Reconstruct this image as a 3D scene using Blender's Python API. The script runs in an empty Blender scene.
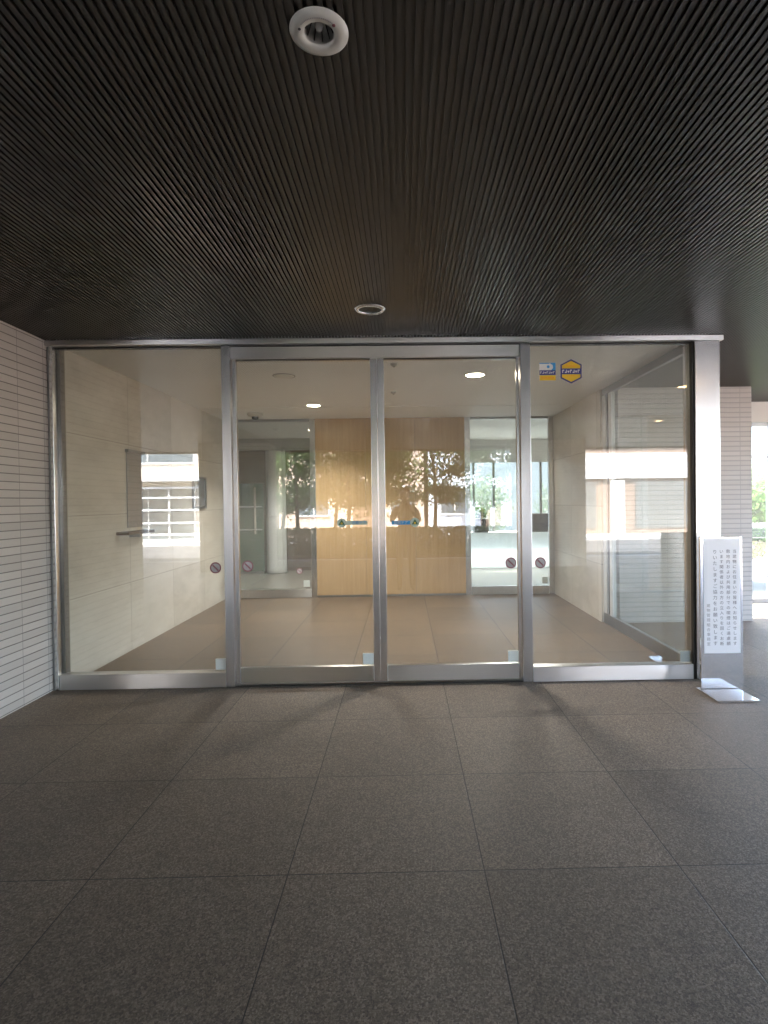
import bpy, bmesh, math, random
from mathutils import Vector, Matrix

random.seed(7)
R = math.radians
sc = bpy.context.scene

# ------------------------------------------------------------------ camera
camd = bpy.data.cameras.new('camera')
cam = bpy.data.objects.new('camera', camd)
sc.collection.objects.link(cam)
F, CX, CY, YAW, PITCH, ROLL = 555.27, 411.85, 507.66, -.0151, .0110, .0131
camd.sensor_fit = 'VERTICAL'; camd.sensor_height = 36.0; camd.sensor_width = 27.0
camd.lens = F / 1024 * 36
camd.shift_x = (384 - CX) / 1024
camd.shift_y = (CY - 512) / 1024
camd.clip_start = 0.02; camd.clip_end = 600
cam.location = (0, 0, 1.5)
fw = Vector((-math.sin(YAW) * math.cos(PITCH), math.cos(YAW) * math.cos(PITCH), -math.sin(PITCH)))
rt = Vector((math.cos(YAW), math.sin(YAW), 0)); up = rt.cross(fw)
cr, sr = math.cos(ROLL), math.sin(ROLL)
xr = rt * cr - up * -sr * -1          # image x axis after the roll
xr = rt * cr - up * sr; yr = rt * sr + up * cr
cam.matrix_world = Matrix(((xr.x, yr.x, -fw.x, 0), (xr.y, yr.y, -fw.y, 0), (xr.z, yr.z, -fw.z, 1.5), (0, 0, 0, 1)))
sc.camera = cam

# ------------------------------------------------------------------ sky, sun, exposure
SUN_EL, SUN_AZ = 67.0, 14.0
w = bpy.data.worlds.new('World'); sc.world = w; w.use_nodes = True
wn = w.node_tree; bg = wn.nodes['Background']
sky = wn.nodes.new('ShaderNodeTexSky'); sky.sky_type = 'NISHITA'; sky.sun_disc = False
sky.sun_elevation = R(SUN_EL); sky.sun_rotation = R(SUN_AZ)
sky.air_density = 1.0; sky.dust_density = 2.5; sky.ozone_density = 1.0
wn.links.new(sky.outputs[0], bg.inputs[0]); bg.inputs[1].default_value = 0.15
sd = bpy.data.lights.new('sun', 'SUN'); sd.energy = 3.8; sd.angle = R(.5); sd.color = (1, .97, .93)
so = bpy.data.objects.new('sun', sd); sc.collection.objects.link(so)
sdir = Vector((math.sin(R(SUN_AZ)) * math.cos(R(SUN_EL)), math.cos(R(SUN_AZ)) * math.cos(R(SUN_EL)), math.sin(R(SUN_EL))))
so.rotation_euler = sdir.to_track_quat('Z', 'Y').to_euler()
so.location = (0, 0, 40)
vs = sc.view_settings
sc.display_settings.display_device = 'sRGB'
vs.view_transform = 'Standard'; vs.look = 'None'; vs.gamma = 1; vs.use_curve_mapping = False
vs.exposure = 4.1
cy = sc.cycles
cy.use_denoising = True; cy.max_bounces = 10; cy.diffuse_bounces = 5; cy.glossy_bounces = 5
cy.transparent_max_bounces = 24; cy.transmission_bounces = 6
cy.sample_clamp_indirect = 12; cy.caustics_reflective = False; cy.caustics_refractive = False
cy.use_adaptive_sampling = True; cy.adaptive_threshold = 0.02

# ------------------------------------------------------------------ materials
def newmat(name):
    m = bpy.data.materials.new(name); m.use_nodes = True
    nt = m.node_tree; return m, nt, nt.nodes, nt.links, nt.nodes['Principled BSDF']

def math_(nt, op, a, b=None, c=None, clamp=False):
    n = nt.nodes.new('ShaderNodeMath'); n.operation = op; n.use_clamp = clamp
    for i, v in enumerate((a, b, c)):
        if v is None: continue
        if isinstance(v, (int, float)): n.inputs[i].default_value = v
        else: nt.links.new(v, n.inputs[i])
    return n.outputs[0]

def mix(nt, fac, a, b):
    n = nt.nodes.new('ShaderNodeMix'); n.data_type = 'RGBA'
    for s, v in ((0, fac), (6, a), (7, b)):
        if isinstance(v, (int, float)): n.inputs[s].default_value = v
        elif isinstance(v, tuple): n.inputs[s].default_value = (*v, 1)
        else: nt.links.new(v, n.inputs[s])
    return n.outputs[2]

def wpos(nt):
    g = nt.nodes.new('ShaderNodeNewGeometry'); return g.outputs['Position'], g

def noise(nt, vec, scale, detail=3, rough=.55):
    n = nt.nodes.new('ShaderNodeTexNoise'); n.inputs['Scale'].default_value = scale
    n.inputs['Detail'].default_value = detail; n.inputs['Roughness'].default_value = rough
    nt.links.new(vec, n.inputs['Vector']); return n.outputs['Fac']

def ramp(nt, fac, stops):
    n = nt.nodes.new('ShaderNodeValToRGB'); nt.links.new(fac, n.inputs[0]); e = n.color_ramp.elements
    while len(e) < len(stops): e.new(.5)
    for i, (p, c) in enumerate(stops):
        e[i].position = p; e[i].color = (*c, 1) if isinstance(c, tuple) else (c, c, c, 1)
    return n.outputs[0]

def scaled(nt, vec, s):
    n = nt.nodes.new('ShaderNodeVectorMath'); n.operation = 'MULTIPLY'; nt.links.new(vec, n.inputs[0])
    n.inputs[1].default_value = s; return n.outputs[0]

def bump(nt, height, strength, dist, normal=None):
    b = nt.nodes.new('ShaderNodeBump'); b.inputs['Strength'].default_value = strength; b.inputs['Distance'].default_value = dist
    nt.links.new(height, b.inputs['Height'])
    if normal is not None: nt.links.new(normal, b.inputs['Normal'])
    return b.outputs[0]

def plain(name, col, rough=.5, metal=0, var=.12, scale=6, coat=0, spec=.5, bmp=0):
    m, nt, N, L, P = newmat(name)
    pos, g = wpos(nt)
    f = noise(nt, pos, scale, 4)
    lo = tuple(c * (1 - var) for c in col); hi = tuple(min(1, c * (1 + var)) for c in col)
    L.new(ramp(nt, f, [(.3, lo), (.7, hi)]), P.inputs['Base Color'])
    P.inputs['Roughness'].default_value = rough; P.inputs['Metallic'].default_value = metal
    P.inputs['Coat Weight'].default_value = coat; P.inputs['Coat Roughness'].default_value = .05
    P.inputs['Specular IOR Level'].default_value = spec
    if bmp: L.new(bump(nt, noise(nt, pos, scale * 12, 3), bmp, .002), P.inputs['Normal'])
    return m

def steel(name, tangent, col=(.62, .61, .60), rough=.24, aniso=.75, streak=(1, 1, 60)):
    m, nt, N, L, P = newmat(name)
    pos, g = wpos(nt)
    f = noise(nt, scaled(nt, pos, streak), 9, 5, .6)
    L.new(mix(nt, f, tuple(c * .94 for c in col), tuple(min(1, c * 1.05) for c in col)), P.inputs['Base Color'])
    P.inputs['Metallic'].default_value = 1
    sm = noise(nt, pos, 2.2, 3)
    r = math_(nt, 'MULTIPLY_ADD', sm, .12, rough - .06); L.new(r, P.inputs['Roughness'])
    if aniso:
        P.inputs['Anisotropic'].default_value = aniso
        c = N.new('ShaderNodeCombineXYZ')
        for i in range(3): c.inputs[i].default_value = tangent[i]
        L.new(c.outputs[0], P.inputs['Tangent'])
    return m

def glass(name, tint=(.95, .965, .95), f0=.088):
    m = bpy.data.materials.new(name); m.use_nodes = True; nt = m.node_tree; N = nt.nodes; L = nt.links
    N.remove(N['Principled BSDF']); out = N['Material Output']
    t = N.new('ShaderNodeBsdfTransparent'); t.inputs[0].default_value = (*tint, 1)
    gl = N.new('ShaderNodeBsdfGlossy'); gl.inputs['Roughness'].default_value = 0.0; gl.inputs[0].default_value = (1, 1, 1, 1)
    pos, g = wpos(nt)
    d = N.new('ShaderNodeVectorMath'); d.operation = 'DOT_PRODUCT'
    L.new(g.outputs['Normal'], d.inputs[0]); L.new(g.outputs['Incoming'], d.inputs[1])
    c = math_(nt, 'ABSOLUTE', d.outputs['Value'])
    k = math_(nt, 'POWER', math_(nt, 'SUBTRACT', 1.0, c, clamp=True), 5)
    fr = math_(nt, 'MULTIPLY_ADD', k, 1 - f0, f0)
    mx = N.new('ShaderNodeMixShader'); L.new(fr, mx.inputs[0]); L.new(t.outputs[0], mx.inputs[1]); L.new(gl.outputs[0], mx.inputs[2])
    df = N.new('ShaderNodeBsdfDiffuse'); df.inputs[0].default_value = (.75, .75, .74, 1)      # faint dust film, painted in for the veiling glare
    veil = math_(nt, 'MULTIPLY_ADD', noise(nt, pos, 3.5, 5), .03, .028)
    m2 = N.new('ShaderNodeMixShader'); L.new(veil, m2.inputs[0]); L.new(mx.outputs[0], m2.inputs[1]); L.new(df.outputs[0], m2.inputs[2])
    L.new(m2.outputs[0], out.inputs[0]); return m

def tile_mat(name, base, uw, zh, uoff=0, zoff=0, joint=.006, jcol=(.10, .09, .085), rough=.45, var=.10, jb=.0025):
    m, nt, N, L, P = newmat(name)
    pos, g = wpos(nt)
    s = N.new('ShaderNodeSeparateXYZ'); L.new(pos, s.inputs[0])
    sn = N.new('ShaderNodeSeparateXYZ'); L.new(g.outputs['True Normal'], sn.inputs[0])
    fx = math_(nt, 'GREATER_THAN', math_(nt, 'ABSOLUTE', sn.outputs[0]), .5)
    u = math_(nt, 'ADD', math_(nt, 'MULTIPLY', s.outputs[1], fx), math_(nt, 'MULTIPLY', s.outputs[0], math_(nt, 'SUBTRACT', 1, fx)))
    def cell(v, size, off):
        q = math_(nt, 'DIVIDE', math_(nt, 'SUBTRACT', v, off), size)
        fl = math_(nt, 'FLOOR', q); fr = math_(nt, 'SUBTRACT', q, fl)
        e = math_(nt, 'MULTIPLY', math_(nt, 'MINIMUM', fr, math_(nt, 'SUBTRACT', 1, fr)), size)
        return fl, e
    fu, eu = cell(u, uw, uoff); fz, ez = cell(s.outputs[2], zh, zoff)
    e = math_(nt, 'MINIMUM', math_(nt, 'MULTIPLY', eu, 1.9), ez)
    mask = N.new('ShaderNodeMapRange'); mask.interpolation_type = 'SMOOTHSTEP'
    L.new(e, mask.inputs[0]); mask.inputs[1].default_value = joint * .35; mask.inputs[2].default_value = joint * .8
    wn_ = N.new('ShaderNodeTexWhiteNoise'); wn_.noise_dimensions = '3D'
    cb = N.new('ShaderNodeCombineXYZ'); L.new(fu, cb.inputs[0]); L.new(fz, cb.inputs[1]); L.new(fx, cb.inputs[2]); L.new(cb.outputs[0], wn_.inputs['Vector'])
    n1 = noise(nt, scaled(nt, pos, (3, 3, 14)), 5, 5, .65)
    v = math_(nt, 'ADD', math_(nt, 'MULTIPLY', wn_.outputs['Value'], .55), math_(nt, 'MULTIPLY', n1, .45))
    tile = ramp(nt, v, [(.1, tuple(c * (1 - var) for c in base)), (.9, tuple(min(1, c * (1 + var)) for c in base))])
    L.new(mix(nt, mask.outputs[0], jcol, tile), P.inputs['Base Color'])
    P.inputs['Roughness'].default_value = rough
    hb = math_(nt, 'ADD', mask.outputs[0], math_(nt, 'MULTIPLY', n1, .18))
    L.new(bump(nt, hb, .6, jb), P.inputs['Normal'])
    return m

def floor_mat(name, cols, rough, tex, x0, y0, size, jw=.0045):
    m, nt, N, L, P = newmat(name)
    pos, g = wpos(nt)
    s = N.new('ShaderNodeSeparateXYZ'); L.new(pos, s.inputs[0])
    def cell(v, off):
        q = math_(nt, 'DIVIDE', math_(nt, 'SUBTRACT', v, off), size)
        fl = math_(nt, 'FLOOR', q); fr = math_(nt, 'SUBTRACT', q, fl)
        return fl, math_(nt, 'MULTIPLY', math_(nt, 'MINIMUM', fr, math_(nt, 'SUBTRACT', 1, fr)), size)
    fu, eu = cell(s.outputs[0], x0); fv, ev = cell(s.outputs[1], y0)
    e = math_(nt, 'MINIMUM', eu, ev)
    mask = N.new('ShaderNodeMapRange'); mask.interpolation_type = 'SMOOTHSTEP'
    L.new(e, mask.inputs[0]); mask.inputs[1].default_value = jw * .25; mask.inputs[2].default_value = jw * .75
    wn_ = N.new('ShaderNodeTexWhiteNoise'); cb = N.new('ShaderNodeCombineXYZ'); L.new(fu, cb.inputs[0]); L.new(fv, cb.inputs[1]); L.new(cb.outputs[0], wn_.inputs['Vector'])
    v1 = N.new('ShaderNodeTexVoronoi'); v1.inputs['Scale'].default_value = 160; L.new(pos, v1.inputs['Vector'])
    vv = N.new('ShaderNodeRGBToBW'); L.new(v1.outputs['Color'], vv.inputs[0])
    v2 = N.new('ShaderNodeTexVoronoi'); v2.inputs['Scale'].default_value = 380; L.new(pos, v2.inputs['Vector'])
    vw = N.new('ShaderNodeRGBToBW'); L.new(v2.outputs['Color'], vw.inputs[0])
    fine = math_(nt, 'ADD', math_(nt, 'MULTIPLY', vv.outputs[0], .6), math_(nt, 'MULTIPLY', vw.outputs[0], .4))
    big = noise(nt, pos, .9, 5, .6); med = noise(nt, pos, 9, 4, .6)
    grain = ramp(nt, fine, [(.22, cols[0]), (.5, cols[1]), (.80, cols[2])])
    tone = math_(nt, 'ADD', math_(nt, 'MULTIPLY', big, .5), math_(nt, 'ADD', math_(nt, 'MULTIPLY', med, .3), math_(nt, 'MULTIPLY', wn_.outputs['Value'], .22)))
    tn = ramp(nt, tone, [(.25, .70), (.75, 1.22)])
    mu = N.new('ShaderNodeMix'); mu.data_type = 'RGBA'; mu.blend_type = 'MULTIPLY'; mu.inputs[0].default_value = 1
    L.new(grain, mu.inputs[6]); L.new(tn, mu.inputs[7])
    L.new(mix(nt, mask.outputs[0], (.035, .028, .022), mu.outputs[2]), P.inputs['Base Color'])
    L.new(math_(nt, 'MULTIPLY_ADD', fine, .25, rough - .12), P.inputs['Roughness'])
    h = math_(nt, 'ADD', math_(nt, 'MULTIPLY', fine, tex), math_(nt, 'MULTIPLY', mask.outputs[0], 1.2))
    L.new(bump(nt, h, .55, .0014), P.inputs['Normal'])
    return m

def stone_mat():
    m, nt, N, L, P = newmat('beige limestone slabs')
    pos, g = wpos(nt)
    s = N.new('ShaderNodeSeparateXYZ'); L.new(pos, s.inputs[0])
    def cell(v, size, off):
        q = math_(nt, 'DIVIDE', math_(nt, 'SUBTRACT', v, off), size); fl = math_(nt, 'FLOOR', q); fr = math_(nt, 'SUBTRACT', q, fl)
        return fl, math_(nt, 'MULTIPLY', math_(nt, 'MINIMUM', fr, math_(nt, 'SUBTRACT', 1, fr)), size)
    fy, ey = cell(s.outputs[1], 1.06, 4.72); fz, ez = cell(s.outputs[2], .709, -.004)
    mask = N.new('ShaderNodeMapRange'); L.new(math_(nt, 'MINIMUM', ey, ez), mask.inputs[0]); mask.inputs[1].default_value = .0012; mask.inputs[2].default_value = .003
    wn_ = N.new('ShaderNodeTexWhiteNoise'); cb = N.new('ShaderNodeCombineXYZ'); L.new(fy, cb.inputs[0]); L.new(fz, cb.inputs[1]); L.new(cb.outputs[0], wn_.inputs['Vector'])
    n1 = noise(nt, scaled(nt, pos, (1, 1, 2.2)), 2.0, 7, .62); n2 = noise(nt, pos, 60, 3)
    v = math_(nt, 'ADD', math_(nt, 'MULTIPLY', n1, .7), math_(nt, 'ADD', math_(nt, 'MULTIPLY', wn_.outputs['Value'], .2), math_(nt, 'MULTIPLY', n2, .12)))
    c = ramp(nt, v, [(.3, (.52, .46, .385)), (.5, (.65, .595, .515)), (.72, (.75, .70, .625))])
    L.new(mix(nt, mask.outputs[0], (.22, .18, .13), c), P.inputs['Base Color'])
    P.inputs['Roughness'].default_value = .28
    return m

def wood_mat():
    m, nt, N, L, P = newmat('maple veneer')
    pos, g = wpos(nt)
    st = scaled(nt, pos, (14, 14, .55))
    n1 = noise(nt, st, 2.4, 6, .6); n2 = noise(nt, scaled(nt, pos, (90, 90, 2)), 2, 3)
    v = math_(nt, 'ADD', math_(nt, 'MULTIPLY', n1, .75), math_(nt, 'MULTIPLY', n2, .25))
    L.new(ramp(nt, v, [(.3, (.46, .30, .15)), (.55, (.53, .36, .19)), (.75, (.60, .42, .24))]), P.inputs['Base Color'])
    P.inputs['Roughness'].default_value = .33
    return m

M = {}
M['tile'] = tile_mat('pale glazed brick tile', (.60, .545, .51), .30, .0597, .0, .012, joint=.0062, jcol=(.23, .20, .185), var=.10)
M['tile_far'] = tile_mat('grey brick tile', (.60, .555, .53), .30, .0585, .18, .012, joint=.0115, jcol=(.44, .41, .40), var=.06)
M['floor'] = floor_mat('flamed granite paving', ((.098, .068, .049), (.182, .134, .098), (.34, .265, .205)), .56, 1.3, -.4867, 2.2317, .7953)
M['lobbyfloor'] = floor_mat('brown stone flooring', ((.080, .053, .031), (.140, .097, .060), (.225, .160, .102)), .46, .6, -.4867, 2.2317, .7953, .008)
M['corr'] = plain('polished pale corridor stone', (.30, .28, .25), .22, var=.06)
M['stone'] = stone_mat()
M['wood'] = wood_mat()
M['steel_v'] = steel('brushed steel upright', (1, .4, .1), streak=(60, 60, 1.2), col=(.70, .70, .71), rough=.24, aniso=0)
M['steel_h'] = steel('brushed steel rail', (.15, .4, 1), streak=(1.2, 1.2, 60), rough=.33, aniso=.92, col=(.70, .69, .68))
M['steel_head'] = steel('brushed steel header', (.15, .4, 1), streak=(1.2, 1.2, 60), col=(.66, .64, .62), rough=.36, aniso=.92)
M['steel_dull'] = steel('dull grey metal frame', (1, 0, 0), col=(.36, .36, .36), rough=.38, aniso=0)
M['mirror'] = steel('polished stainless steel', (1, 0, 0), col=(.86, .86, .87), rough=.09, aniso=0, streak=(4, 4, 4))
M['gasket'] = plain('black rubber gasket', (.025, .023, .022), .6)
M['slat'] = plain('dark bronze louvre', (.033, .0305, .028), .36, var=.12, scale=2.0)
M['void'] = plain('black ceiling void', (.008, .008, .008), .8)
M['white'] = plain('off white paint', (.72, .71, .69), .6, var=.02)
M['ceil'] = plain('lobby ceiling paint', (.82, .83, .85), .7, var=.025, scale=1.2)
M['fix'] = plain('white enamel ring', (.62, .62, .60), .35, var=.05)
M['reflector'] = plain('lamp reflector', (.42, .42, .41), .3, metal=.35, var=.25, scale=40)
M['lens_dark'] = plain('dark grey green lens', (.07, .08, .075), .25, var=.1)
M['bulb'] = plain('clear bulb', (.8, .8, .8), .05, var=.02, coat=1)
M['concrete'] = plain('render', (.45, .44, .42), .8, var=.08, scale=3)
M['asphalt'] = plain('asphalt', (.06, .06, .065), .85, var=.25, scale=40, bmp=.3)
M['walk'] = plain('concrete sidewalk', (.42, .42, .41), .8, var=.08, scale=9)
M['yard'] = plain('grey courtyard paving', (.20, .21, .21), .8, var=.1, scale=9)
M['kerb'] = plain('kerb stone', (.50, .50, .49), .7, var=.08)
M['line'] = plain('road paint', (.78, .78, .76), .6, var=.05)
M['paper'] = plain('laminated notice sheet', (.86, .87, .93), .45, var=.01, coat=.8)
M['ink'] = plain('black ink', (.17, .17, .21), .5)
M['inkgrey'] = plain('grey ink', (.34, .33, .37), .5)
def frosted():  # translucent panel that stands in for glare on the corridor floor
    m, nt, N, L, P = newmat('frosted lower glazing'); P.inputs['Base Color'].default_value = (.85, .88, .88, 1); P.inputs['Roughness'].default_value = .35
    tr = N.new('ShaderNodeBsdfTranslucent'); tr.inputs[0].default_value = (.88, .92, .92, 1)
    mx = N.new('ShaderNodeMixShader'); mx.inputs[0].default_value = .38
    L.new(P.outputs[0], mx.inputs[1]); L.new(tr.outputs[0], mx.inputs[2]); L.new(mx.outputs[0], N['Material Output'].inputs[0]); return m
M['frosted'] = frosted()
M['frost'] = plain('frosted white film', (.66, .70, .68), .5, var=.03)
M['st_red'] = plain('dull red print', (.32, .12, .15), .45)
M['st_white'] = plain('white print', (.78, .78, .78), .4, var=.02)
M['st_grey'] = plain('grey print', (.52, .49, .50), .4)
M['st_grey2'] = plain('light grey print', (.45, .44, .45), .4)
M['st_blue'] = plain('sky blue print', (.05, .32, .68), .35, var=.04)
M['st_navy'] = plain('navy print', (.03, .04, .22), .35, var=.04)
M['st_yel'] = plain('yellow print', (.85, .55, .03), .35, var=.04)
M['st_or'] = plain('orange print', (.88, .33, .02), .35, var=.04)
M['st_green'] = plain('dark green print', (.06, .16, .09), .45)
M['st_pale'] = plain('pale green print', (.50, .60, .52), .45)
M['dark'] = plain('dark plastic', (.02, .02, .022), .35)
M['greybox'] = plain('grey plastic', (.20, .20, .19), .45)
M['brown'] = plain('dark brown cladding', (.17, .11, .075), .6)
M['brownmetal'] = plain('brown bronze metal', (.16, .135, .11), .45)
M['bark'] = plain('bark', (.11, .085, .06), .9, var=.35, scale=18, bmp=.6)
M['alu'] = plain('pale anodised aluminium', (.66, .67, .68), .35, var=.03)  # pale colour stands in for bright reflections in the steel posts
M['soil'] = plain('soil', (.05, .04, .03), .95, var=.3, scale=20)
M['glass'] = glass('clear plate glass')
M['glass_side'] = glass('side screen glass', (.90, .93, .91), .05)
M['glass_green'] = glass('green tinted glass', (.42, .66, .55), .05)
M['winglass'] = plain('street window glass', (.10, .13, .15), .08, var=.2)
def leaf(name, c1, c2):
    m, nt, N, L, P = newmat(name); pos, g = wpos(nt)
    f = noise(nt, pos, 5, 3); L.new(ramp(nt, f, [(.3, c1), (.7, c2)]), P.inputs['Base Color'])
    P.inputs['Roughness'].default_value = .55
    tr = N.new('ShaderNodeBsdfTranslucent'); L.new(ramp(nt, f, [(.3, c1), (.7, c2)]), tr.inputs[0])
    mx = N.new('ShaderNodeMixShader'); mx.inputs[0].default_value = .35
    L.new(P.outputs[0], mx.inputs[1]); L.new(tr.outputs[0], mx.inputs[2]); L.new(mx.outputs[0], N['Material Output'].inputs[0]); return m
M['leaf'] = leaf('leaves', (.08, .17, .035), (.18, .32, .08))
M['leaf_hedge'] = leaf('hedge leaves', (.06, .11, .03), (.14, .20, .06))
M['leaf_light'] = leaf('pale leaves', (.10, .18, .06), (.20, .32, .12))
M['leaf_pale'] = leaf('grey green leaves', (.16, .20, .14), (.28, .33, .25))
def emit(name, col, s):
    m = bpy.data.materials.new(name); m.use_nodes = True; nt = m.node_tree; P = nt.nodes['Principled BSDF']
    P.inputs['Base Color'].default_value = (.8, .8, .8, 1)
    P.inputs['Emission Color'].default_value = (*col, 1); P.inputs['Emission Strength'].default_value = s
    return m
M['lamp'] = emit('lit lamp', (1, .86, .62), 6.0)
M['lamp_warm'] = emit('warm lit lamp', (1, .62, .28), 1.6)

# ------------------------------------------------------------------ helpers
def box(bm, x0, x1, y0, y1, z0, z1, bev=0):
    r = bmesh.ops.create_cube(bm, size=1)
    vs_ = r['verts']
    for v in vs_:
        v.co = Vector(((x0 + x1) / 2 + v.co.x * (x1 - x0), (y0 + y1) / 2 + v.co.y * (y1 - y0), (z0 + z1) / 2 + v.co.z * (z1 - z0)))
    if bev:
        es = list({e for v in vs_ for e in v.link_edges})
        bmesh.ops.bevel(bm, geom=es, offset=bev, segments=2, affect='EDGES', profile=.5)
    return bm

def B(*a, **k):
    bm = bmesh.new()
    if isinstance(a[0], (list, tuple)):
        for q in a: box(bm, *q, **k)
    else: box(bm, *a, **k)
    return bm

def lathe(prof, seg=40, centre=(0, 0, 0), axis='Z'):
    bm = bmesh.new(); rings = []
    for r, z in prof:
        ring = []
        for i in range(seg):
            a = 2 * math.pi * i / seg
            p = (r * math.cos(a), r * math.sin(a), z) if axis == 'Z' else (r * math.cos(a), z, r * math.sin(a))
            ring.append(bm.verts.new(Vector(p) + Vector(centre)))
        rings.append(ring)
    for a, b in zip(rings, rings[1:]):
        for i in range(seg): bm.faces.new((a[i], a[(i + 1) % seg], b[(i + 1) % seg], b[i]))
    bmesh.ops.remove_doubles(bm, verts=bm.verts, dist=1e-6)
    bmesh.ops.recalc_face_normals(bm, faces=bm.faces)
    return bm

def tube(bm, p0, p1, r0, r1=None, seg=10):
    r1 = r0 if r1 is None else r1
    p0, p1 = Vector(p0), Vector(p1); d = (p1 - p0).normalized()
    a = d.orthogonal().normalized(); b = d.cross(a)
    A = [bm.verts.new(p0 + (a * math.cos(t) + b * math.sin(t)) * r0) for t in [2 * math.pi * i / seg for i in range(seg)]]
    C_ = [bm.verts.new(p1 + (a * math.cos(t) + b * math.sin(t)) * r1) for t in [2 * math.pi * i / seg for i in range(seg)]]
    for i in range(seg): bm.faces.new((A[i], A[(i + 1) % seg], C_[(i + 1) % seg], C_[i]))
    bm.faces.new(A[::-1]); bm.faces.new(C_)

def prism(pts, y0, y1):
    """polygon in (x, z) extruded from y0 to y1"""
    bm = bmesh.new()
    a = [bm.verts.new((x, y0, z)) for x, z in pts]; b = [bm.verts.new((x, y1, z)) for x, z in pts]
    n = len(pts); bm.faces.new(a); bm.faces.new(b[::-1])
    for i in range(n): bm.faces.new((a[i], b[i], b[(i + 1) % n], a[(i + 1) % n]))
    bmesh.ops.recalc_face_normals(bm, faces=bm.faces)
    return bm

def obj(name, bm, mat, parent=None, smooth=False, **tags):
    me = bpy.data.meshes.new(name)
    if parent is not None:
        root = parent
        off = Vector((0, 0, 0))
        while root is not None: off += Vector(root.location); root = root.parent
        bmesh.ops.translate(bm, verts=bm.verts, vec=-off)
    bm.to_mesh(me); bm.free()
    if smooth: me.polygons.foreach_set('use_smooth', [True] * len(me.polygons))
    me.materials.append(M[mat] if isinstance(mat, str) else mat)
    o = bpy.data.objects.new(name, me); sc.collection.objects.link(o)
    if parent is not None: o.parent = parent
    for k, v in tags.items(): o[k] = v
    return o

def thing(name, label, cat, loc=(0, 0, 0), group=None):
    o = bpy.data.objects.new(name, None); o.empty_display_size = .1
    sc.collection.objects.link(o); o.location = loc; o['label'] = label; o['category'] = cat
    if group: o['group'] = group
    return o

def tag(o, label, cat, group=None):
    o['label'] = label; o['category'] = cat
    if group: o['group'] = group
    return o

def dup(o, parent=None, loc=None):
    c = o.copy(); sc.collection.objects.link(c); c.parent = parent
    if loc is not None: c.location = loc
    for ch in list(o.children): dup(ch, c)
    return c

def struct(name, bm, mat): return obj(name, bm, mat, kind='structure')

D = 4.543; H = 2.834          # facade plane, porch ceiling height

# ------------------------------------------------------------------ ground, road, paving
struct('ground', B(-150, 150, -150, 150, -.35, -.16), 'soil')
struct('road', B(-60, 60, -12.9, -5.47, -.158, -.10), 'asphalt')
struct('porch_paving', B(-12, 12, -5.30, 4.60, -.155, 0), 'floor')
struct('side_paving', B(2.46, 12, 4.602, 7.72, -.155, 0), 'floor')
struct('lobby_floor', B(-2.85, 2.456, 4.602, 8.84, -.155, 0), 'lobbyfloor')
struct('corridor_floor', B(-6, 4.3, 8.842, 12.6, -.155, 0), 'corr')
struct('porch_kerb', B(-12, 12, -5.466, -5.302, -.155, .012, bev=.01), 'kerb')
struct('far_kerb', B(-60, 60, -13.1, -12.902, -.155, .02, bev=.01), 'kerb')
struct('far_sidewalk', B(-60, 60, -16.5, -13.102, -.155, 0), 'walk')
struct('courtyard_paving', B(-14, 40, 12.9, 40, -.155, -.01), 'yard')
struct('courtyard_side_paving', B(4.45, 40, 7.95, 12.898, -.155, -.01), 'yard')
lm = B((-60, 60, -12.55, -12.43, -.0985, -.094), (-60, 60, -6.05, -5.93, -.0985, -.094))
struct('road_marking', lm, 'line')

# ------------------------------------------------------------------ porch ceiling (louvres with real gaps)
pit = .0265; bm = bmesh.new(); x = -11.9
hole = [(-.221, 1.592, .075), (-.213, 3.86, .10)]
while x < 7.9:
    wv = .0145
    segs = [(-5.05, D - .03)] if x < 2.64 else [(-5.05, 7.72)]
    if -2.9 > x: segs = [(-5.05, 3.04)]
    for hx, hy, hr in hole:
        if abs(x + wv / 2 - hx) < hr - .012:
            dy = math.sqrt((hr - .012) ** 2 - (x + wv / 2 - hx) ** 2); out = []
            for a, b in segs:
                if a < hy < b: out += [(a, hy - dy), (hy + dy, b)]
                else: out.append((a, b))
            segs = out
    for a, b in segs: box(bm, x, x + wv, a, b, H, H + .0095)
    x += pit
struct('louvred_ceiling', bm, 'slat')
bk0, bk1 = H + .0105, H + .06
struct('ceiling_backing', B((-12, 2.62, -5.05, 1.542, bk0, bk1), (-12, -.271, 1.542, 1.642, bk0, bk1), (-.171, 2.62, 1.542, 1.642, bk0, bk1),
    (-12, 2.62, 1.642, 3.80, bk0, bk1), (-12, -.285, 3.80, 3.92, bk0, bk1), (-.141, 2.62, 3.80, 3.92, bk0, bk1), (-12, 2.62, 3.92, 4.50, bk0, bk1),
    (2.622, 8, -5.05, 7.74, bk0, bk1)), 'slat')

# unseen mass above porch and lobby, added to block sun, low enough for sunlit trees
bld = thing('building_block', 'upper storeys of the building over the porch and lobby', 'building', (0, 0, 3.0))
obj('upper_wall', B((-12, 4.40, -5.2, 12.8, 3.02, 5.5), (4.402, 8.1, -5.2, 7.9, 3.02, 5.5)), 'concrete', bld)
obj('porch_fascia', B(-12, 8.1, -5.20, -5.06, 2.80, 3.018), 'brown', bld)

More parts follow.
